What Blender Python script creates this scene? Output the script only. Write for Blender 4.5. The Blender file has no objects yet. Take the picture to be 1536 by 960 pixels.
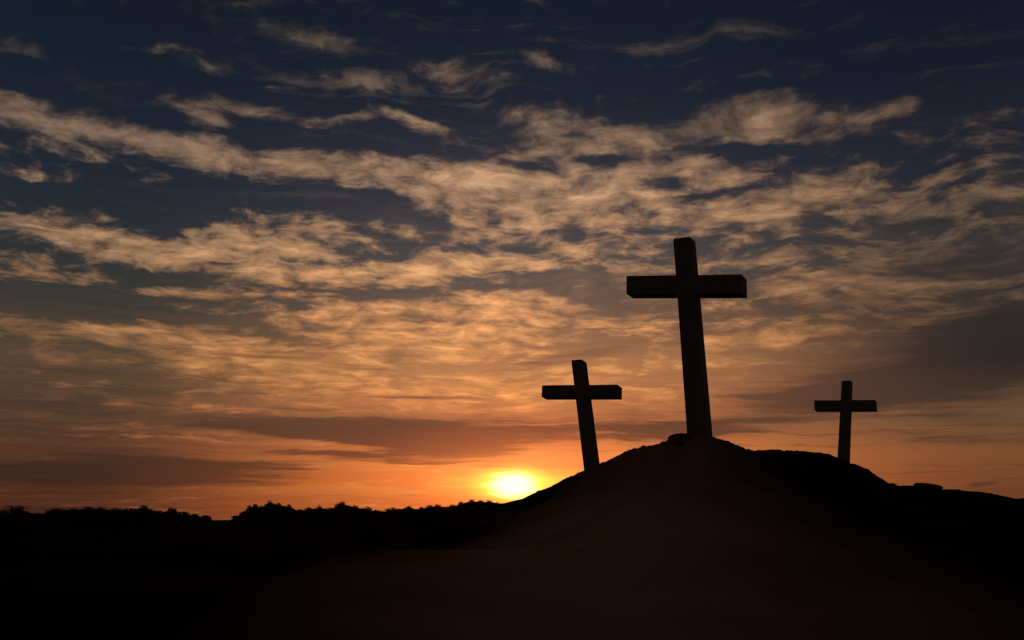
import bpy, bmesh, math, random
from mathutils import Vector, Matrix, noise

random.seed(7)
SC = bpy.context.scene
COL = SC.collection
R = math.radians

# ------------------------------------------------------------------ camera
W0, H0 = 1536.0, 960.0                 # survey grid the place was measured on
FPX = W0 * 35.0 / 36.0                 # 35 mm lens on a 36 mm frame
PITCH = math.atan((783 - 480) / FPX)
CAMZ = 1.5
cam = bpy.data.cameras.new('camera')
cam.lens = 35.0
cam.sensor_width = 36.0
cam.clip_start = 0.05
cam.clip_end = 20000
camo = bpy.data.objects.new('camera', cam)
COL.objects.link(camo)
camo.location = (0, 0, CAMZ)
camo.rotation_euler = (math.pi / 2 + PITCH, 0, 0)
SC.camera = camo

VS = SC.view_settings
SC.display_settings.display_device = 'sRGB'
VS.view_transform = 'Standard'
VS.look = 'None'
VS.exposure = 0.0
VS.gamma = 1.0
VS.use_curve_mapping = False
SC.cycles.max_bounces = 4
SC.cycles.diffuse_bounces = 2
SC.cycles.glossy_bounces = 2
SC.cycles.use_denoising = True
SC.cycles.use_adaptive_sampling = True
SC.cycles.adaptive_threshold = 0.03
SC.cycles.adaptive_min_samples = 12


def ray(px, py):
    c, r = (px - W0 / 2) / FPX, (H0 / 2 - py) / FPX
    return Vector((c, math.cos(PITCH) - r * math.sin(PITCH), math.sin(PITCH) + r * math.cos(PITCH)))


def azel(px, py):
    d = ray(px, py).normalized()
    return math.atan2(d.x, d.y), math.asin(d.z)


def lin(c):
    return tuple((v / 255 / 12.92) if v / 255 <= 0.04045 else ((v / 255 + 0.055) / 1.055) ** 2.4 for v in c)


# ------------------------------------------------------------------ sky
SUN_AZ, SUN_EL = azel(772, 753)          # the disc is half down behind the shoulder; its glare stands above it
world = bpy.data.worlds.new('World')
SC.world = world
world.use_nodes = True
NT = world.node_tree
NT.nodes.clear()
L = NT.links


def N(t, **kw):
    n = NT.nodes.new(t)
    for k, v in kw.items():
        setattr(n, k, v)
    return n


def put(sock, v):
    if isinstance(v, bpy.types.NodeSocket):
        L.new(v, sock)
    else:
        sock.default_value = v


def M(op, a, b=None, c=None, clamp=False):
    n = N('ShaderNodeMath', operation=op, use_clamp=clamp)
    put(n.inputs[0], a)
    if b is not None:
        put(n.inputs[1], b)
    if c is not None:
        put(n.inputs[2], c)
    return n.outputs[0]


def VM(op, a, b=None, c=None):
    n = N('ShaderNodeVectorMath', operation=op)
    put(n.inputs[0], a)
    if b is not None:
        put(n.inputs[1], b)
    if c is not None:
        put(n.inputs[2], c)
    return n.outputs[0]


def smooth(v, lo, hi):
    n = N('ShaderNodeMapRange', interpolation_type='SMOOTHSTEP')
    put(n.inputs['Value'], v)
    n.inputs['From Min'].default_value = lo
    n.inputs['From Max'].default_value = hi
    return n.outputs['Result']


def mixc(f, a, b, mode='MIX'):
    n = N('ShaderNodeMix', data_type='RGBA', blend_type=mode)
    put(n.inputs[0], f)
    for s, v in ((n.inputs[6], a), (n.inputs[7], b)):
        put(s, v if isinstance(v, bpy.types.NodeSocket) else (*v, 1))
    return n.outputs[2]


def tex(vec, scale, detail=6, rough=0.55, dist=0.0, colour=False, lac=2.0):
    n = N('ShaderNodeTexNoise', noise_dimensions='2D')
    put(n.inputs['Vector'], vec)
    n.inputs['Scale'].default_value = scale
    n.inputs['Detail'].default_value = detail
    n.inputs['Roughness'].default_value = rough
    n.inputs['Lacunarity'].default_value = lac
    n.inputs['Distortion'].default_value = dist
    return n.outputs['Color' if colour else 'Fac']


tc = N('ShaderNodeTexCoord')
sep = N('ShaderNodeSeparateXYZ')
L.new(tc.outputs['Generated'], sep.inputs[0])
AZ = M('ARCTAN2', sep.outputs['X'], sep.outputs['Y'])
EL = M('ARCSINE', sep.outputs['Z'])
cmb = N('ShaderNodeCombineXYZ')
put(cmb.inputs[0], AZ)
put(cmb.inputs[1], EL)
P0 = cmb.outputs[0]

# a layer seen at a low angle: detail gets flatter and finer towards the horizon
elc = M('LOGARITHM', M('ADD', M('MAXIMUM', EL, 0.0), 0.10), math.e)
cq = N('ShaderNodeCombineXYZ')
put(cq.inputs[0], AZ)
put(cq.inputs[1], elc)
Q0 = VM('MULTIPLY', cq.outputs[0], (1.0, 0.62, 1.0))
wq = VM('SUBTRACT', tex(Q0, 7.0, 3, 0.5, colour=True), (0.5, 0.5, 0.5))
Q = VM('MULTIPLY_ADD', wq, (0.05, 0.05, 0.0), Q0)
wf = VM('SUBTRACT', tex(VM('MULTIPLY', Q, (0.55, 1.5, 1)), 26.0, 5, 0.6, colour=True), (0.5, 0.5, 0.5))
P = VM('MULTIPLY_ADD', wq, (0.020, 0.010, 0.0), P0)
P = VM('MULTIPLY_ADD', wf, (0.030, 0.018, 0.0), P)

puff = tex(VM('MULTIPLY_ADD', wf, (0.012, 0.012, 0), VM('MULTIPLY', Q, (0.82, 1.40, 1))), 29.0, 8, 0.62)           # puffs
fib = tex(VM('MULTIPLY', VM('MULTIPLY_ADD', wf, (0.03, 0.02, 0), Q), (0.5, 2.1, 1)), 36.0, 7, 0.66)  # fibres
strk = tex(VM('MULTIPLY', Q, (0.16, 2.6, 1)), 20.0, 5, 0.6)               # long streaks


def blobs(items, vec):
    acc = None
    for cx, cy, rx, ry, rot, amp in items:
        a, e = azel(cx, cy)
        mp = N('ShaderNodeMapping', vector_type='TEXTURE')
        put(mp.inputs['Vector'], vec)
        mp.inputs['Location'].default_value = (a, e, 0)
        mp.inputs['Rotation'].default_value = (0, 0, -R(rot))
        mp.inputs['Scale'].default_value = (rx / FPX, ry / FPX, 1)
        g = N('ShaderNodeTexGradient', gradient_type='SPHERICAL')
        L.new(mp.outputs[0], g.inputs[0])
        acc = M('MULTIPLY_ADD', g.outputs['Fac'], amp, 0.0 if acc is None else acc)
    return acc


LIT = [
    (20, 65, 75, 18, 5, .5), (232, 75, 60, 15, -12, .6), (455, 52, 100, 32, 8, .8), (312, 98, 60, 26, 0, .55),
    (375, 4, 60, 14, 0, .4), (555, 20, 80, 14, 5, .25), (550, 122, 95, 26, 0, .95), (690, 115, 115, 36, 5, .9), (135, 130, 50, 14, 0, .45),
    (400, 130, 50, 16, 0, .5), (268, 158, 80, 18, 3, .65), (312, 182, 60, 14, 5, .9), (385, 165, 90, 15, 8, .6),
    (525, 176, 100, 16, -8, .8), (632, 186, 110, 16, 18, .8), (30, 152, 60, 22, 0, .55), (75, 190, 150, 40, 12, .85),
    (240, 220, 160, 28, 12, .95), (385, 240, 190, 32, 6, 1.0), (520, 250, 130, 26, 2, .8), (660, 262, 190, 38, 3, .95),
    (750, 280, 140, 36, 5, .9), (50, 263, 120, 14, 2, .9), (220, 262, 50, 10, 4, .25), (60, 340, 120, 22, 6, .75),
    (150, 362, 180, 34, 6, .85), (280, 375, 240, 42, 0, 1.1), (430, 352, 160, 44, -5, .95), (480, 380, 110, 26, 0, .6),
    (430, 412, 130, 18, -3, 1.0), (550, 410, 230, 22, -4, 1.0), (660, 402, 180, 24, -6, .9), (775, 394, 130, 20, 0, .85),
    (60, 410, 110, 24, 5, .75), (22, 462, 45, 12, -10, .45), (205, 433, 80, 8, 0, .45), (310, 450, 140, 20, 3, .65),
    (800, 172, 135, 34, 8, .8), (930, 208, 150, 36, 5, .9), (815, 228, 110, 24, 0, .7), (1010, 250, 110, 22, 0, .8),
    (1150, 182, 155, 52, 0, 1.15), (1255, 205, 55, 14, 0, .5), (1335, 170, 70, 27, 0, .75), (1385, 206, 48, 16, 0, .6),
    (1430, 122, 65, 17, 0, .4), (812, 90, 75, 15, 12, .75), (1472, 178, 50, 20, 0, .32), (870, 268, 120, 28, 0, .7),
    (930, 292, 120, 26, 0, .8), (1060, 268, 170, 22, -3, .8), (1215, 285, 190, 32, -9, .85), (1300, 288, 150, 24, -3, .8),
    (1435, 250, 95, 22, -15, .6), (1350, 310, 160, 24, 0, .75), (1470, 305, 110, 22, 0, .55), (850, 318, 210, 32, -6, 1.05),
    (980, 330, 140, 22, 0, .75), (1110, 325, 130, 20, 0, .85), (700, 345, 140, 32, 10, .7), (680, 300, 140, 34, 5, .75),
    (870, 372, 150, 20, 3, .65), (600, 350, 70, 14, 10, .4), (1205, 430, 170, 20, -3, .75), (1330, 440, 150, 20, -3, .65),
    (1405, 470, 140, 17, -10, .65), (1190, 495, 140, 17, -8, .75), (1100, 520, 130, 24, -10, .65), (1480, 420, 110, 16, -6, .3),
    (640, 480, 270, 60, 0, 1.0), (570, 530, 330, 60, -3, 1.0), (760, 458, 160, 34, 6, .9), (880, 490, 140, 10, -9, .5), (480, 470, 170, 20, 0, .5),
    (600, 600, 300, 30, 0, .6), (90, 500, 150, 28, 3, .8), (230, 500, 190, 30, 3, .8), (330, 525, 190, 38, 5, .85),
    (250, 535, 180, 20, 0, .8), (60, 535, 130, 18, 0, .55), (440, 580, 280, 36, 3, .6), (330, 612, 290, 26, 3, .55), (120, 580, 170, 20, 3, .35),
    (770, 590, 220, 26, 0, 1.0), (780, 560, 200, 20, -4, .55), (140, 641, 75, 6, -2, .7), (1020, 550, 200, 18, -4, .45), (1000, 590, 120, 14, 0, .5),
    # blue gaps between the banks
    (1120, 226, 100, 17, 0, -.9), (590, 325, 120, 22, 5, -.75), (640, 335, 90, 14, 4, -.5), (110, 290, 260, 26, 4, -.8),
    (150, 440, 190, 24, 0, -.7), (100, 468, 220, 16, 0, -.5), (990, 278, 90, 12, 0, -.8), (450, 300, 260, 22, 5, -.6),
    (820, 345, 130, 10, -3, -.45), (1000, 370, 300, 22, 0, -.4), (560, 440, 150, 14, -3, -.6), (1380, 255, 60, 22, -30, -.5),
    (900, 240, 70, 10, 5, -.5), (60, 455, 160, 30, 0, -.5), (260, 420, 120, 12, 5, -.4), (300, 300, 220, 22, 3, -.4), (460, 455, 100, 14, -4, -.4),
    (170, 475, 200, 10, 0, -.4), (70, 520, 180, 6, 0, -.5), (420, 500, 120, 12, 12, -.5), (1080, 350, 160, 14, 0, .4), (1250, 345, 140, 14, -3, .4), (1150, 390, 200, 14, 0, .3), (1400, 350, 160, 16, -3, .35),
    (1300, 400, 200, 12, -5, .3),     (860, 290, 420, 120, 3, .18), (1200, 300, 420, 120, -4, .2), (1200, 430, 420, 110, 0, .3), (950, 400, 260, 70, 0, .3), (1480, 420, 200, 120, 0, .3), (1100, 480, 300, 60, -6, .25),
    (220, 570, 420, 70, 0, -.15), (1070, 55, 190, 34, 0, -.6), (1440, 70, 200, 50, 0, -.3), (740, 150, 60, 40, 0, -.4), (640, 60, 300, 30, 0, -.25), (1000, 60, 300, 60, 0, -.3), (1190, 245, 120, 12, 0, -.6), (620, 145, 140, 14, 0, -.5),
]
DARK = [
    (480, 646, 270, 24, 4, 1.2), (610, 660, 200, 40, 6, 1.5), (690, 648, 170, 36, 0, 1.0), (500, 682, 180, 8, 4, .6), (470, 665, 260, 9, 4, -.8), (600, 702, 200, 9, 1, -.8), (420, 735, 420, 7, 0, -.5), (220, 690, 190, 12, 3, .7), (330, 700, 260, 14, 0, .8),
    (220, 717, 300, 19, 0, 1.1), (40, 700, 170, 14, 0, .4), (960, 640, 260, 36, 0, .75), (1430, 540, 330, 78, -9, 1.15), (1400, 580, 260, 26, -5, .6), (1500, 510, 150, 60, -10, .9),
    (1290, 588, 160, 28, -5, .75), (1130, 595, 150, 17, 0, .55), (1110, 636, 190, 16, -2, .6), (1470, 632, 160, 8, 2, .45),
    (1420, 656, 170, 13, 4, .6), (1482, 724, 55, 5, -9, .7), (800, 545, 150, 16, -8, .55), (900, 530, 150, 14, -8, .4), (940, 440, 200, 44, 5, .7),
    (820, 425, 120, 22, 0, .5), (1250, 460, 260, 22, 0, .5), (1450, 390, 220, 50, 0, .6), (640, 597, 120, 5, 0, .6), (430, 612, 170, 8, 2, .4), (90, 610, 200, 16, 3, .5), (300, 640, 150, 8, -3, .4),
    (440, 505, 200, 16, 4, .5), (500, 545, 200, 9, 3, .5), (130, 560, 170, 10, 3, .4), (560, 475, 70, 24, 20, .5), (1090, 430, 140, 30, 0, .4),
]
lit_d = blobs(LIT, P)
dark_d = blobs(DARK, VM('MULTIPLY_ADD', wf, (0.05, 0.006, 0), VM('MULTIPLY_ADD', wq, (0.05, 0.008, 0), P0)))

YS = [(0, None), (150, 0), (300, 0), (400, 0), (480, 0), (560, 0), (640, 0), (690, 0), (730, 0), (770, 0)]


def ramp3(tab, wl=1.0):
    """tab: image row -> colours (west-left, under the sun, right); blended by bearing."""
    e0, e1 = 0.0, 0.5
    v = M('DIVIDE', EL, e1, clamp=True)
    cols = []
    for k in range(3):
        cr = N('ShaderNodeValToRGB')
        el = cr.color_ramp.elements
        rows = sorted(((azel(768, y)[1] / e1, c[k]) for y, c in tab.items()), key=lambda q: q[0])
        for i, (p, c) in enumerate(rows):
            e = el[i] if i < 2 else el.new(p)
            e.position = p
            e.color = (*lin(c), 1)
        L.new(v, cr.inputs[0])
        cols.append(cr.outputs['Color'])
    fl = M('DIVIDE', M('SUBTRACT', SUN_AZ, AZ), 0.47)
    fr = M('DIVIDE', M('SUBTRACT', AZ, SUN_AZ), 0.47)
    a = mixc(smooth(fl, 0.0, wl), cols[1], cols[0])
    return mixc(smooth(fr, 0.0, 1.0), a, cols[2])


clear = ramp3({0: ((17, 25, 36), (18, 27, 40), (13, 20, 33)), 150: ((20, 29, 42), (27, 33, 46), (18, 24, 38)),
               300: ((30, 37, 48), (52, 52, 60), (32, 36, 46)), 400: ((40, 45, 49), (80, 73, 72), (52, 48, 47)),
               480: ((52, 52, 48), (118, 90, 72), (50, 43, 41)), 560: ((74, 61, 47), (180, 118, 76), (64, 50, 44)),
               640: ((74, 54, 42), (190, 108, 64), (98, 72, 50)), 690: ((78, 47, 35), (240, 128, 68), (122, 74, 44)),
               730: ((70, 40, 30), (242, 124, 54), (112, 62, 38)), 775: ((62, 32, 26), (205, 92, 50), (80, 40, 30))}, 0.86)
bright = ramp3({0: ((96, 84, 72), (112, 96, 82), (84, 72, 60)), 150: ((132, 110, 92), (160, 130, 104), (118, 96, 78)),
                300: ((168, 134, 106), (198, 152, 115), (140, 108, 82)), 400: ((174, 133, 98), (220, 162, 112), (116, 92, 72)),
                480: ((160, 116, 80), (246, 168, 106), (108, 84, 65)), 560: ((134, 94, 64), (252, 170, 98), (110, 78, 57)),
                640: ((132, 84, 56), (252, 152, 86), (128, 84, 54)), 700: ((112, 66, 44), (255, 160, 80), (138, 82, 48))})
dusky = ramp3({380: ((46, 46, 48), (98, 82, 75), (50, 46, 46)), 480: ((56, 50, 45), (115, 84, 68), (44, 39, 38)),
               560: ((58, 48, 40), (138, 90, 66), (40, 34, 33)), 640: ((64, 48, 40), (100, 60, 46), (68, 50, 42)),
               700: ((50, 36, 31), (128, 68, 44), (88, 56, 40)), 770: ((50, 29, 25), (160, 74, 42), (70, 40, 30))}, 0.95)

# lit altocumulus
pn = M('SUBTRACT', puff, 0.5)
fn = M('SUBTRACT', fib, 0.5)
lump = M('SUBTRACT', tex(VM('MULTIPLY', Q, (0.6, 1.5, 1)), 11.0, 3, 0.5), 0.5)
top = smooth(EL, 0.28, 0.40)
ns = M('MULTIPLY_ADD', pn, 2.7, M('MULTIPLY_ADD', lump, 1.0, M('MULTIPLY', fn, M('MULTIPLY_ADD', top, -0.60, 0.75))))
dn = M('MULTIPLY_ADD', ns, M('MULTIPLY_ADD', top, -0.50, 1.0), M('MULTIPLY_ADD', lit_d, M('MULTIPLY_ADD', top, 0.22, 0.90), M('MULTIPLY', top, -0.20)))
veil = M('MULTIPLY', smooth(dn, -0.10, 0.90), 0.40)          # thin grey-tan skirts
core = smooth(dn, 0.10, 1.60)
cover = M('MULTIPLY_ADD', M('SUBTRACT', 1.0, veil), core, veil)
base = mixc(M('MULTIPLY', M('SUBTRACT', strk, 0.40), 1.1, clamp=True), clear, bright)
low = smooth(EL, 0.25, 0.05)
base = mixc(low, clear, base)
glint = M('MULTIPLY_ADD', smooth(dn, 0.9, 2.0), 0.25, M('MULTIPLY_ADD', pn, 1.3, M('MULTIPLY_ADD', fn, 0.6, 0.82)))
lit = VM('MULTIPLY', bright, VM('ADD', (0, 0, 0), glint))
sky = mixc(cover, base, lit)
# brown undersides and bars in front of the glow
dk = M('MULTIPLY_ADD', M('SUBTRACT', strk, 0.5), 1.7, dark_d)
dk = M('MULTIPLY_ADD', fn, 0.8, dk)
dk = M('MULTIPLY_ADD', pn, 0.6, dk)
dk = M('MULTIPLY_ADD', smooth(EL, 0.15, 0.05), 0.15, dk)
sky = mixc(M('MULTIPLY', smooth(dk, 0.05, 0.90), 0.94), sky, dusky)


# the sun low over the shoulder of the hill, flattened by the thick air
def disc(rx, ry, dy=0, w=(0.02, 0.003), cx=770):
    a, e = azel(cx, 728 + dy)
    mp = N('ShaderNodeMapping', vector_type='TEXTURE')
    put(mp.inputs['Vector'], VM('MULTIPLY_ADD', wf, (w[0], w[1], 0), P0))
    mp.inputs['Location'].default_value = (a, e, 0)
    mp.inputs['Scale'].default_value = (rx / FPX, ry / FPX, 1)
    g = N('ShaderNodeTexGradient', gradient_type='SPHERICAL')
    L.new(mp.outputs[0], g.inputs[0])
    return g.outputs['Fac']


def addc(sky, f, c):
    return VM('MULTIPLY_ADD', f, c, sky)


sky = addc(sky, smooth(disc(270, 130), 0, 1), (0.34, 0.070, 0.016))
sky = addc(sky, smooth(disc(150, 66), 0, 1), (0.42, 0.17, 0.02))
sky = addc(sky, smooth(disc(190, 24, -6, cx=800), 0, 1), (0.42, 0.25, 0.02))
sky = addc(sky, smooth(disc(76, 38), 0, 1), (1.1, 0.80, 0.08))
sky = addc(sky, smooth(disc(50, 26), 0.12, 0.7), (5.0, 4.2, 0.75))

# away from the sunset the sky falls off to dusk blue overhead and dull mauve in the east
east = smooth(M('ABSOLUTE', AZ), 0.75, 1.9)
sky = mixc(east, sky, lin((66, 56, 52)))
sky = mixc(smooth(EL, 0.0, -0.03), sky, (0.01, 0.008, 0.006))

nish = N('ShaderNodeTexSky')
nish.sky_type = 'NISHITA'
nish.sun_disc = False
nish.sun_elevation = SUN_EL
nish.sun_rotation = SUN_AZ
nish.altitude = 100
bgN = N('ShaderNodeBackground')
L.new(nish.outputs[0], bgN.inputs['Color'])
bgN.inputs['Strength'].default_value = 0.002
bgC = N('ShaderNodeBackground')
L.new(sky, bgC.inputs['Color'])
bgC.inputs['Strength'].default_value = 1.0
ad = N('ShaderNodeAddShader')
L.new(bgN.outputs[0], ad.inputs[0])
L.new(bgC.outputs[0], ad.inputs[1])
world.cycles.sampling_method = 'MANUAL'
world.cycles.sample_map_resolution = 512
wo = N('ShaderNodeOutputWorld')
L.new(ad.outputs[0], wo.inputs['Surface'])

sun = bpy.data.lights.new('sun', 'SUN')
sun.energy = 1.0
sun.angle = R(0.53)
sun.color = (1.0, 0.55, 0.25)
suno = bpy.data.objects.new('sun', sun)
COL.objects.link(suno)
suno.rotation_euler = (-Vector((math.sin(SUN_AZ) * math.cos(SUN_EL), math.cos(SUN_AZ) * math.cos(SUN_EL), math.sin(SUN_EL)))).to_track_quat('-Z', 'Y').to_euler()


# ------------------------------------------------------------------ materials
def mat(name, c0, c1, scale, rough=0.7, spec=0.3, bump=0.2, stretch=(1, 1, 1), bscale=None, detail=6):
    m = bpy.data.materials.new(name)
    m.use_nodes = True
    nt = m.node_tree
    b = nt.nodes['Principled BSDF']
    t = nt.nodes.new('ShaderNodeTexCoord')
    mp = nt.nodes.new('ShaderNodeMapping')
    mp.inputs['Scale'].default_value = stretch
    nt.links.new(t.outputs['Object'], mp.inputs[0])
    n = nt.nodes.new('ShaderNodeTexNoise')
    n.inputs['Scale'].default_value = scale
    n.inputs['Detail'].default_value = detail
    nt.links.new(mp.outputs[0], n.inputs['Vector'])
    cr = nt.nodes.new('ShaderNodeValToRGB')
    cr.color_ramp.elements[0].position = 0.32
    cr.color_ramp.elements[0].color = (*c0, 1)
    cr.color_ramp.elements[1].position = 0.68
    cr.color_ramp.elements[1].color = (*c1, 1)
    nt.links.new(n.outputs['Fac'], cr.inputs[0])
    nt.links.new(cr.outputs[0], b.inputs['Base Color'])
    b.inputs['Roughness'].default_value = rough
    b.inputs['Specular IOR Level'].default_value = spec
    n2 = nt.nodes.new('ShaderNodeTexNoise')
    n2.inputs['Scale'].default_value = bscale or scale * 6
    n2.inputs['Detail'].default_value = 8
    nt.links.new(mp.outputs[0], n2.inputs['Vector'])
    bp = nt.nodes.new('ShaderNodeBump')
    bp.inputs['Strength'].default_value = bump
    bp.inputs['Distance'].default_value = 0.05
    nt.links.new(n2.outputs['Fac'], bp.inputs['Height'])
    nt.links.new(bp.outputs[0], b.inputs['Normal'])
    return m


def ground_mat():
    m = mat('soil_painted_glow', (0.17, 0.086, 0.050), (0.21, 0.112, 0.066), 0.6, 0.8, 0.35, 0.12, bscale=7)  # warm glow under the sun, painted into the soil as a lighter brown
    nt = m.node_tree
    b = nt.nodes['Principled BSDF']
    glow_tone = b.inputs['Base Color'].links[0].from_socket
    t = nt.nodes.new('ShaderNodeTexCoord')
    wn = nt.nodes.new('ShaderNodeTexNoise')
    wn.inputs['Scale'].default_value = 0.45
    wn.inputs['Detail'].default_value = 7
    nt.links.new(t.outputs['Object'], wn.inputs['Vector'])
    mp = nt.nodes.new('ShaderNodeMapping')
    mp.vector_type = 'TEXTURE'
    mp.inputs['Location'].default_value = (1.7, 15, 1.5)  # soft ellipse of the painted glow; near-black soil around it
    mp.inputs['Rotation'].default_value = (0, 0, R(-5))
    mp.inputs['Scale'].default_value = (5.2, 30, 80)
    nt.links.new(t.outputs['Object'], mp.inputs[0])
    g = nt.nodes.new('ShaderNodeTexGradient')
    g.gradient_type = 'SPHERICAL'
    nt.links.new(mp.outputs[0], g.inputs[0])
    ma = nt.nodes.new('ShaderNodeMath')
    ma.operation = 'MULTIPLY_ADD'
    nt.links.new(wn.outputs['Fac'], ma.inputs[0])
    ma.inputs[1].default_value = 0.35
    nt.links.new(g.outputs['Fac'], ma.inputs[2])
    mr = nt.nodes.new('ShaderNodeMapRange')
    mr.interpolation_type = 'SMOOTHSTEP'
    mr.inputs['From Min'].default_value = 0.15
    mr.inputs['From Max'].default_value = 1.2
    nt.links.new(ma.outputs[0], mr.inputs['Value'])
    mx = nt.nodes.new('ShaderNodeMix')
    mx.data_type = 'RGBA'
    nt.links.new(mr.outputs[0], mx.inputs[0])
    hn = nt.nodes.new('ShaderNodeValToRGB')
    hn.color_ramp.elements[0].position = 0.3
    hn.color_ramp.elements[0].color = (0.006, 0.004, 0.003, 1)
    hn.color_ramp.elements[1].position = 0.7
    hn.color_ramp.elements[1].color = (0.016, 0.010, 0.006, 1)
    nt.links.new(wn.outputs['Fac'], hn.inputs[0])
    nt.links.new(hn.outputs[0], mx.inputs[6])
    nt.links.new(glow_tone, mx.inputs[7])
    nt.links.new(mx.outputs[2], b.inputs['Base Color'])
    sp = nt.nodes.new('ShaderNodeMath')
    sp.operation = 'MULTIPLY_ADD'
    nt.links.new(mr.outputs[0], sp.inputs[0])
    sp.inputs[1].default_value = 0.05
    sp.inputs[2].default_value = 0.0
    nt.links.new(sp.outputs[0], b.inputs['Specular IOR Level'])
    return m


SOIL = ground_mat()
WOOD = mat('weathered_timber', (0.062, 0.045, 0.033), (0.095, 0.068, 0.050), 3.0, 0.7, 0.3, 0.15, (6, 6, 0.5), 8)
WOODX = mat('weathered_timber_across', (0.062, 0.045, 0.033), (0.095, 0.068, 0.050), 3.0, 0.7, 0.3, 0.15, (0.5, 6, 6), 8)
STONE = mat('dark_stone', (0.04, 0.028, 0.02), (0.075, 0.054, 0.04), 4, 0.8, 0.3, 0.4)
BARK = mat('dark_bark', (0.030, 0.022, 0.016), (0.06, 0.045, 0.032), 2, 0.9, 0.2, 0.3)
LEAF = mat('autumn_foliage', (0.035, 0.028, 0.014), (0.08, 0.055, 0.026), 0.6, 0.8, 0.2, 0.0)


def link(name, me, m, parent=None):
    me.materials.append(m)
    o = bpy.data.objects.new(name, me)
    COL.objects.link(o)
    if parent:
        o.parent = parent
    return o


def tag(o, label, cat, group=None):
    o['label'] = label
    o['category'] = cat
    if group:
        o['group'] = group


def bm_mesh(name, bm):
    me = bpy.data.meshes.new(name)
    bm.normal_update()
    bm.to_mesh(me)
    bm.free()
    return me


# ------------------------------------------------------------------ terrain
RIDGE = [(-900, 786), (-300, 784), (0, 783.5), (200, 783), (310, 780.5), (345, 780), (400, 779), (450, 777), (520, 773), (580, 768.5),
         (620, 764.5), (660, 762), (700, 761.5), (725, 760), (744, 755.7), (757, 754), (783, 748), (807, 736), (825, 729.6), (846, 717.5),
         (863, 710), (876, 704), (888, 699), (900, 694.7), (916, 687), (933, 678.5), (942, 674), (953, 671), (963, 668), (975, 665.5), (985, 665),
         (992, 662), (1000, 659), (1004, 655.5), (1009, 651.7), (1015, 649), (1021, 647.5), (1031, 647), (1049, 648), (1069, 652), (1095, 662), (1118, 671),
         (1130, 673.6), (1153, 674), (1157, 675), (1200, 675.7), (1216, 677), (1241, 679.6), (1256, 686.3), (1274, 693.7), (1282, 694.7), (1304, 704.5),
         (1317, 714), (1333, 724.6), (1341, 725), (1348, 727.7), (1375, 728.3), (1400, 731), (1413, 733.3), (1439, 734), (1442, 735.7), (1475, 737.8),
         (1517, 746.3), (1522, 747.4), (1545, 748), (1640, 755), (1800, 764), (2100, 775), (2600, 782)]
DIST = [(-900, 200), (345, 200), (450, 165), (600, 95), (720, 62), (800, 46), (888, 33), (960, 26), (1030, 22.1), (1069, 22.1), (1130, 26), (1200, 34), (1267, 42),
        (1330, 43), (1400, 41), (1536, 38), (2600, 40)]


def interp(tab, x):
    if x <= tab[0][0]:
        return tab[0][1]
    for (a, u), (b, v) in zip(tab, tab[1:]):
        if x <= b:
            return u + (v - u) * (x - a) / (b - a)
    return tab[-1][1]


def sm_dist(px):
    return sum(interp(DIST, px + d) * w for d, w in ((-24, 1), (-12, 2), (0, 3), (12, 2), (24, 1))) / 9


cols = []       # (bearing, crest radius, crest height)
pxs = []
x = -900.0
while x < 2600:
    pxs.append(x)
    x += 1.6 if 540 <= x <= 1540 else (3 if -20 < x < 1600 else 20)
for px in pxs:
    py = interp(RIDGE, px)
    d = ray(px, py)
    D = sm_dist(px)
    p = d * (D / d.y)
    cols.append((math.atan2(p.x, p.y), math.hypot(p.x, p.y), CAMZ + p.z))
a_lo, a_hi = cols[0][0], cols[-1][0]
K = 48
gap = 2 * math.pi - (a_hi - a_lo)
for k in range(1, K):
    t = k / K
    s = t * t * (3 - 2 * t)
    cols.append((a_hi + gap * t, cols[len(pxs) - 1][1] * (1 - s) + cols[0][1] * s, cols[len(pxs) - 1][2] * (1 - s) + cols[0][2] * s))

INNER = [0.47 + 0.0065 * i for i in range(80)] + [0.9905]
OUTER = [0.15, 0.35, 0.6, 0.9, 1.3, 1.8, 2.4, 3.2, 4.2, 5.5, 7.5, 10, 14, 20, 30, 45, 70, 110, 200, 400, 900, 2000, 5000]


def fbm(x, y, s, o=4):
    return noise.fractal(Vector((x * s, y * s, 3.7)), 0.9, 2.1, o)


def rise(u):
    return u * (1 + 0.18 * (1 - u))


def height(rc, zc, r):
    """ground height on a bearing whose crest is (rc, zc)"""
    r0 = min(7.0, rc * 0.3)
    if r <= rc:
        u = max(0.0, (r - r0) / (rc - r0))
        if u < 0.08:
            u = u * u / 0.16 + 0.0 if u > 0 else 0.0
        else:
            u = u - 0.04 + 0.04 * (u - 0.08) / 0.92
        return zc * rise(u)
    t = r - rc
    far = 0.8
    w = 26.0 if zc > 2.2 else 40.0
    s = min(1.0, t / w)
    s = s * s * (3 - 2 * s)
    s = max(s, min(t * 0.02, 0.12)) if zc > 2 else s
    return zc + (far - zc) * s


# the slope below the crest follows a smoothed crest line
soft = []
for i, c in enumerate(cols):
    acc = [0.0, 0.0, 0.0]
    for j, cj in enumerate(cols[max(0, i - 420):i + 421]):
        w = math.exp(-((cj[0] - c[0]) / 0.12) ** 2)
        acc[0] += w
        acc[1] += w * cj[1]
        acc[2] += w * cj[2]
    soft.append((acc[1] / acc[0], acc[2] / acc[0]))
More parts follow.
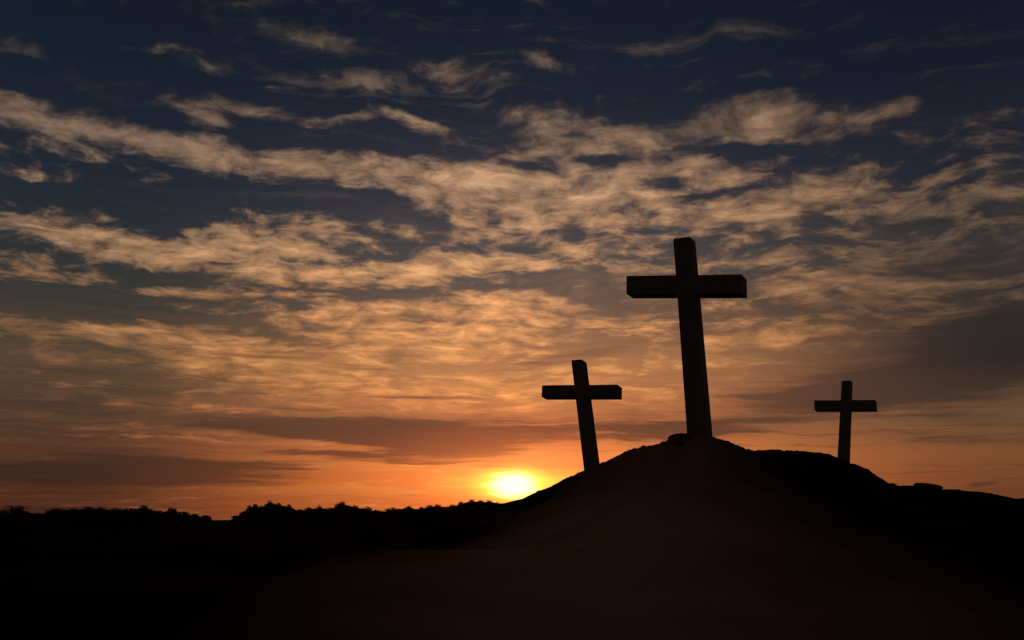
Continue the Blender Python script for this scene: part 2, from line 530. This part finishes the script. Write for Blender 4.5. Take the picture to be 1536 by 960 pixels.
# and never climbs above the sight line to the crest behind it
slope = [(c[2] - CAMZ) / c[1] for c in cols]
worn = []
for i, c in enumerate(cols):
    m = 9.0
    for j in range(max(0, i - 60), min(len(cols), i + 61)):
        if abs(cols[j][0] - c[0]) < 0.022:
            m = min(m, slope[j])
    worn.append(m)
low_sl = []
for i, c in enumerate(cols):
    a = b = 0.0
    for j in range(max(0, i - 60), min(len(cols), i + 61)):
        w = max(0.0, 1 - abs(cols[j][0] - c[0]) / 0.020)
        a += w
        b += w * worn[j]
    low_sl.append(b / a if a > 0 else worn[i])
verts = []
for (az, rc, zc), (rs, zs), sl in zip(cols, soft, low_sl):
    sx, sy = math.sin(az), math.cos(az)
    mid = rc * 0.47
    rows = [0.4 * (mid / 0.4) ** (i / 45) for i in range(45)] + [rc * f for f in INNER] + [rc] + [rc + t for t in OUTER]
    for r in rows:
        X, Y = r * sx, r * sy
        z = height(rc, zc, r)
        if r < rc:
            lo = min(height(rs, zs, min(r, rs * 0.999)), CAMZ + sl * r - 0.02 * (rc - r) - 0.06)
            apron = 1.15 * min(1.0, max(0.0, (r - 5.0) / 17.0))
            apron = apron * apron * 1.15 / (apron * apron + 0.25) if apron > 0 else 0.0
            apron *= 1 - 0.6 * min(1.0, max(0.0, (r - 19.0) / 26.0))
            lo = max(lo, apron)
            q = r / rc
            q = min(1.0, max(0.0, (q - 0.88) / 0.12))
            q = q * q * (3 - 2 * q)
            z = lo * (1 - q) + z * q
        rough = min(1.0, max(0.0, z) / 1.2)
        near = max(0.0, 1 - abs(r - rc) / (0.35 * rc))
        edge = max(0.0, 1 - abs(r - rc) / 0.35)
        z += rough * (0.045 * fbm(X, Y, 0.45, 3) * (1 - 0.8 * near) + (0.050 * fbm(X, Y, 3.0, 4) - 0.02) * edge) + 0.02 * fbm(X, Y, 0.2, 2)
        verts.append((X, Y, z))
NR = 45 + len(INNER) + 1 + len(OUTER)
NC = len(cols)
hill_f, ground_f = [], []
for i in range(NC):
    j = (i + 1) % NC
    az, rc, zc = cols[i]
    for k in range(NR - 1):
        f = (i * NR + k, j * NR + k, j * NR + k + 1, i * NR + k + 1)
        inside = zc > 1.95 and rc < 130 and i < len(pxs)
        (hill_f if (inside and 30 <= k <= 45 + len(INNER) + 15) else ground_f).append(f)
ctr = len(verts)
verts.append((0, 0, 0.0))
for i in range(NC):
    ground_f.append((i * NR, ctr, ((i + 1) % NC) * NR))


def sheet(name, faces, m):
    used = sorted({v for f in faces for v in f})
    ix = {v: i for i, v in enumerate(used)}
    me = bpy.data.meshes.new(name)
    me.from_pydata([verts[v] for v in used], [], [tuple(ix[v] for v in f) for f in faces])
    bm = bmesh.new()
    bm.from_mesh(me)
    bmesh.ops.recalc_face_normals(bm, faces=bm.faces)
    up = sum(f.normal.z for f in bm.faces)
    if up < 0:
        bmesh.ops.reverse_faces(bm, faces=bm.faces)
    for f in bm.faces:
        f.smooth = True
    bm.to_mesh(me)
    bm.free()
    o = link(name, me, m)
    o['kind'] = 'structure'
    return o


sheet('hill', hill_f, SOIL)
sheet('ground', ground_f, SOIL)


def ground_z(X, Y):
    az, r = math.atan2(X, Y), math.hypot(X, Y)
    for (a0, r0, z0), (a1, r1, z1) in zip(cols[:len(pxs)], cols[1:len(pxs)]):
        if a0 <= az <= a1:
            t = (az - a0) / (a1 - a0 + 1e-9)
            return height(r0 + (r1 - r0) * t, z0 + (z1 - z0) * t, r)
    return 0.0


# ------------------------------------------------------------------ crosses
def solid(rings):
    """closed solid through successive 4-point rings, edges eased"""
    bm = bmesh.new()
    rr = [[bm.verts.new(p) for p in ring] for ring in rings]
    for a, b in zip(rr, rr[1:]):
        for i in range(4):
            bm.faces.new((a[i], a[(i + 1) % 4], b[(i + 1) % 4], b[i]))
    bm.faces.new(rr[0][::-1])
    bm.faces.new(rr[-1])
    bmesh.ops.recalc_face_normals(bm, faces=bm.faces)
    sharp = [e for e in bm.edges if len(e.link_faces) == 2 and e.calc_face_angle() > 0.8]
    bmesh.ops.bevel(bm, geom=sharp, offset=0.010, segments=2, affect='EDGES')
    return bm


def cross(base, pose, label):
    yaw, pit, H, w0, w1, zb, hb, L1, L2, k, beta, dx, t = pose
    root = bpy.data.objects.new('wooden_cross', None)
    COL.objects.link(root)
    root.empty_display_size = 0.3
    root.matrix_world = Matrix.Translation((base[0] + dx, base[1], base[2])) @ Matrix.Rotation(yaw, 4, 'Z') @ Matrix.Rotation(pit, 4, 'X')
    tag(root, label, 'cross', 'wooden crosses standing on the hill')
    rings = []
    z0 = -1.0
    for i in range(9):
        z = z0 + (H - z0) * i / 8
        h = w0 + (w1 - w0) * z / H
        d = t / 2
        c = k * z
        rings.append([(c - h, -d, z), (c + h, -d, z), (c + h, d, z), (c - h, d, z)])
    link('post', bm_mesh('post', solid(rings)), WOOD, root)
    tb = math.tan(beta)
    rings = []
    d = t / 2 + 0.004
    for i in range(7):
        x = -L1 + (L1 + L2) * i / 6
        zc = zb + tb * x
        rings.append([(x, -d, zc - hb), (x, -d, zc + hb), (x, d, zc + hb), (x, d, zc - hb)])
    link('crossbeam', bm_mesh('crossbeam', solid(rings)), WOODX, root)
    return root


cross((4.129, 22.0, 3.415), (-0.4932, -0.0613, 4.532, 0.2262, 0.2021, 3.3698, 0.2238, 1.6488, 1.0941, -0.0628, -0.105, 0.0092, 0.4142),
      'tallest dark wooden cross, standing on the very top of the hill')
cross((2.627, 33.0, 3.281), (-0.4851, -0.1361, 3.6495, 0.2115, 0.1982, 2.5182, 0.2067, 1.8881, 0.9019, -0.1733, -0.0565, -0.0034, 0.4192),
      'leaning wooden cross on the left slope of the hill beside the setting sun')
cross((13.881, 42.0, 4.043), (-0.5356, -0.1041, 3.3489, 0.2157, 0.1843, 2.2992, 0.216, 1.0892, 1.4076, 0.0843, -0.0549, 0.0031, 0.3993),
      'smallest and most distant wooden cross, on the right shoulder of the hill')


# ------------------------------------------------------------------ stones on the crest
def stone(px, py, D, w, h, dep, seed, label, flat=0.0):
    rnd = random.Random(seed)
    bm = bmesh.new()
    bmesh.ops.create_icosphere(bm, subdivisions=4, radius=1.0)
    off = Vector((rnd.uniform(0, 50), rnd.uniform(0, 50), 0))
    for v in bm.verts:
        p = v.co.copy()
        q = Vector((math.copysign(abs(p.x) ** 0.7, p.x), math.copysign(abs(p.y) ** 0.8, p.y), math.copysign(abs(p.z) ** 0.6, p.z)))
        q *= 1 + 0.16 * noise.fractal(p * 1.6 + off, 0.8, 2.1, 5)
        q.z -= flat * q.x
        v.co = Vector((q.x * w / 2, q.y * dep / 2, q.z * h / 2))
    for f in bm.faces:
        f.smooth = f.normal.z < 0.9
    o = link('stone', bm_mesh('stone', bm), STONE)
    d = ray(px, py)
    p = d * (D / d.y)
    o.location = (p.x, p.y, CAMZ + p.z)
    tag(o, label, 'stone', 'stones on the crest of the hill')
    return o


stone(1392, 730, 40.6, 1.05, 0.24, 0.8, 3, 'flat broken slab of stone on the low ridge at the far right of the hill', 0.5)
stone(1022, 659.5, 22.0, 0.54, 0.25, 0.5, 33, 'block of stone half buried at the left foot of the tallest cross')
stone(1160, 677.5, 28.5, 0.5, 0.12, 0.4, 12, 'low stone on the level crest between the tallest cross and the smallest cross')


# ------------------------------------------------------------------ far woodland
def tube(bm, a, b, ra, rb, n=5):
    d = (b - a)
    if d.length < 1e-5:
        return
    q = d.to_track_quat('Z', 'Y')
    r0 = [bm.verts.new(a + q @ Vector((ra * math.cos(t), ra * math.sin(t), 0))) for t in (2 * math.pi * i / n for i in range(n))]
    r1 = [bm.verts.new(b + q @ Vector((rb * math.cos(t), rb * math.sin(t), 0))) for t in (2 * math.pi * i / n for i in range(n))]
    for i in range(n):
        bm.faces.new((r0[i], r0[(i + 1) % n], r1[(i + 1) % n], r1[i]))
    bm.faces.new(r1)
    bm.faces.new(r0[::-1])


def leaf(bm, p, sz, rnd):
    u = Vector((rnd.gauss(0, 1), rnd.gauss(0, 1), rnd.gauss(0, 1))).normalized()
    v = u.orthogonal().normalized()
    w = u.cross(v)
    a = rnd.uniform(0.7, 1.3) * sz
    b = rnd.uniform(0.35, 0.7) * sz
    bm.faces.new([bm.verts.new(p + v * a), bm.verts.new(p + w * b), bm.verts.new(p - v * a), bm.verts.new(p - w * b)])


def twig(bm, p, d, ln, rnd):
    s = d.orthogonal().normalized() * 0.035
    t = d.cross(s).normalized() * 0.035
    e = p + d * ln
    vs = [bm.verts.new(p + s), bm.verts.new(p - s), bm.verts.new(p + t), bm.verts.new(e)]
    bm.faces.new((vs[0], vs[1], vs[3]))
    bm.faces.new((vs[0], vs[2], vs[3]))
    bm.faces.new((vs[1], vs[2], vs[3]))


def tree(px, top, wpx, label, group, seed, bare=0.4):
    rnd = random.Random(seed)
    D = 262 + rnd.uniform(-14, 22)
    d = ray(px, top)
    p = d * (D / d.y)
    z0 = ground_z(p.x, p.y) - 0.05
    Ht = CAMZ + p.z - z0
    rad = max(1.0, wpx * D / FPX * 0.5)
    root = bpy.data.objects.new('tree', None)
    COL.objects.link(root)
    root.location = (p.x, p.y, z0)
    tag(root, label, 'tree', group)
    tb, cb = bmesh.new(), bmesh.new()
    lean = Vector((rnd.uniform(-.06, .06), rnd.uniform(-.06, .06), 1))
    fork = Ht * rnd.uniform(0.28, 0.4)
    tr = 0.045 * Ht * 0.6 + 0.04
    tube(tb, Vector((0, 0, -0.3)), lean * fork, tr, tr * 0.7, 7)
    lobes = []
    for i in range(rnd.randint(7, 10)):
        a = rnd.uniform(0, 2 * math.pi)
        k = rnd.uniform(0.25, 1.0)
        h = rnd.uniform(0.40, 0.84)
        rr = rad * math.sqrt(max(0.05, 1 - ((h - 0.55) / 0.5) ** 2)) * 0.72 * k
        c = Vector((rr * math.cos(a), rr * math.sin(a), Ht * h)) + lean * 0
        lobes.append((c, rad * rnd.uniform(0.36, 0.55), Ht * rnd.uniform(0.12, 0.19)))
    lobes.append((Vector((rnd.uniform(-.2, .2) * rad, 0, Ht * 0.86)), rad * 0.55, Ht * 0.14))
    for c, lr, lh in lobes:
        mid = (lean * fork * 0.9 + c) * 0.5 + Vector((rnd.uniform(-.1, .1) * rad, rnd.uniform(-.1, .1) * rad, -0.03 * Ht))
        tube(tb, lean * fork * rnd.uniform(0.75, 0.99), mid, tr * 0.45, tr * 0.3)
        tube(tb, mid, c, tr * 0.3, tr * 0.12)
        n = int(230 * (1 - 0.5 * bare))
        for _ in range(n):
            v = Vector((rnd.gauss(0, 1), rnd.gauss(0, 1), rnd.gauss(0, 1))).normalized() * rnd.uniform(0.3, 1.0)
            q = c + Vector((v.x * lr, v.y * lr, v.z * lh))
            q.z = min(q.z, Ht * 1.0)
            leaf(cb, q, rnd.uniform(0.09, 0.20), rnd)
        for _ in range(int(5 + 30 * bare * bare)):
            dv = Vector((rnd.gauss(0, .7), rnd.gauss(0, .7), abs(rnd.gauss(0.6, .6)))).normalized()
            twig(cb, c, dv, rnd.uniform(0.5, 1.1) * min(lr, lh) * 1.25, rnd)
    link('trunk', bm_mesh('trunk', tb), BARK, root)
    link('crown', bm_mesh('crown', cb), LEAF, root)
    return root


GL = 'trees of the low even wood at the left'
GM = 'trees of the higher wood left of the sunset'
GS = 'trees showing over the ridge just left of the sun'
EVEN_L = 'low tree of the level-topped dark wood at the far left of the horizon'
EVEN_M = 'low rounded tree of the wood between the tall clump and the setting sun'
TREES = [
    (17, 756, 44, 'broad domed tree rising at the far left edge of the horizon', GL, .3),
    (54, 768, 26, 'small tree in the dip right of the broad domed tree at the far left edge', GL, .3),
    (85, 761, 34, EVEN_L, GL, .3), (110, 761, 34, EVEN_L, GL, .3), (133, 758.5, 28, EVEN_L, GL, .3), (152, 759.5, 24, EVEN_L, GL, .3), (175, 761, 32, EVEN_L, GL, .3), (197, 762, 28, EVEN_L, GL, .3),
    (217, 757, 16, 'narrow pointed tree poking above the level left wood', GL, .3),
    (238, 765, 26, 'low tree between the two pointed trees of the left wood', GL, .4),
    (257, 760.5, 15, 'narrow tree standing up near the right end of the left wood', GL, .5),
    (276, 767, 28, 'low broad tree sloping down toward the open gap in the woods', GL, .4),
    (292, 770, 20, 'small tree second from the right end of the left wood', GL, .5),
    (309, 772.5, 18, 'last small tree of the left wood beside the open gap', GL, .6),
    (354, 773, 16, 'lowest bushy tree just right of the open gap in the woods', GM, .5),
    (366, 766, 16, 'tree second from the open gap, stepping up to the tall clump', GM, .5),
    (374, 756.5, 10, 'thin upright tree, leftmost of the two thin ones in the tall clump', GM, .6),
    (383, 755, 10, 'thin upright tree just left of the tallest tree of the woods', GM, .6),
    (392, 758, 14, 'slightly lower tree tucked against the left side of the tallest tree', GM, .5),
    (403, 749.5, 17, 'tallest tree of the far woods with a broad flat top', GM, .4),
    (419, 753.5, 15, 'round headed tree just right of the tallest tree of the woods', GM, .5),
    (433, 756, 14, 'rightmost tree of the tall clump, thin and open', GM, .7),
    (449, 763, 20, EVEN_M, GM, .5), (463, 760, 16, EVEN_M, GM, .5), (479, 757.5, 13, 'small peaked tree between the tall clump and the round topped tree', GM, .5), (494, 760, 20, EVEN_M, GM, .5),
    (512, 751.5, 22, 'round topped tree standing clear above the middle of the right wood', GM, .4),
    (531, 757, 20, 'tree against the right side of the round topped tree', GM, .5), (550, 759, 22, EVEN_M, GM, .5), (567, 764, 18, EVEN_M, GM, .5),
    (590, 760.5, 24, EVEN_M, GM, .5), (612, 758, 18, EVEN_M, GM, .5), (631, 760, 16, EVEN_M, GM, .5), (645, 756.5, 18, EVEN_M, GM, .5), (657, 755.5, 15, EVEN_M, GM, .5),
    (676, 756, 20, 'leftmost tree peeping over the ridge left of the sun', GS, .7),
    (692, 750.5, 15, 'twiggy tree second from the left over the ridge by the sun', GS, .9),
    (706, 747.5, 18, 'tallest twiggy tree over the ridge just left of the sun', GS, .9),
    (721, 748.5, 17, 'open twiggy tree between the tallest one and the sun', GS, .9),
    (735, 748.5, 15, 'bare twiggy tree on the edge of the glare of the sun', GS, 1.0),
    (747, 751, 12, 'small bare tree nearest to the sun where the ridge hides the wood', GS, 1.0),
]
for i, (px, top, wpx, label, grp, bare) in enumerate(TREES):
    tree(px, top, wpx * 1.12, label, grp, 100 + i, bare)

# undergrowth and stems too dense to count below the crowns
rnd = random.Random(5)
bm = bmesh.new()
tops = sorted((t[0], t[1]) for t in TREES)
for px in range(-700, 790):
    if 316 <= px <= 347:
        continue
    top = (interp(tops, px) if 17 <= px else 763 + 4 * math.sin(px * 0.05)) + 5.5
    for k in range(70):
        x = px + rnd.random()
        D = 280 + rnd.uniform(-25, 25)
        d = ray(x, 0)
        y = top + abs(rnd.gauss(0, 1)) * 3.0 if rnd.random() < 0.3 else rnd.uniform(top, 787)
        d = ray(x, y)
        p = d * (D / d.y)
        p.z += CAMZ
        leaf(bm, p, rnd.uniform(0.25, 0.55) * (1.5 if y > top + 8 else 1), rnd)
u = link('undergrowth', bm_mesh('undergrowth', bm), LEAF)
u['kind'] = 'stuff'
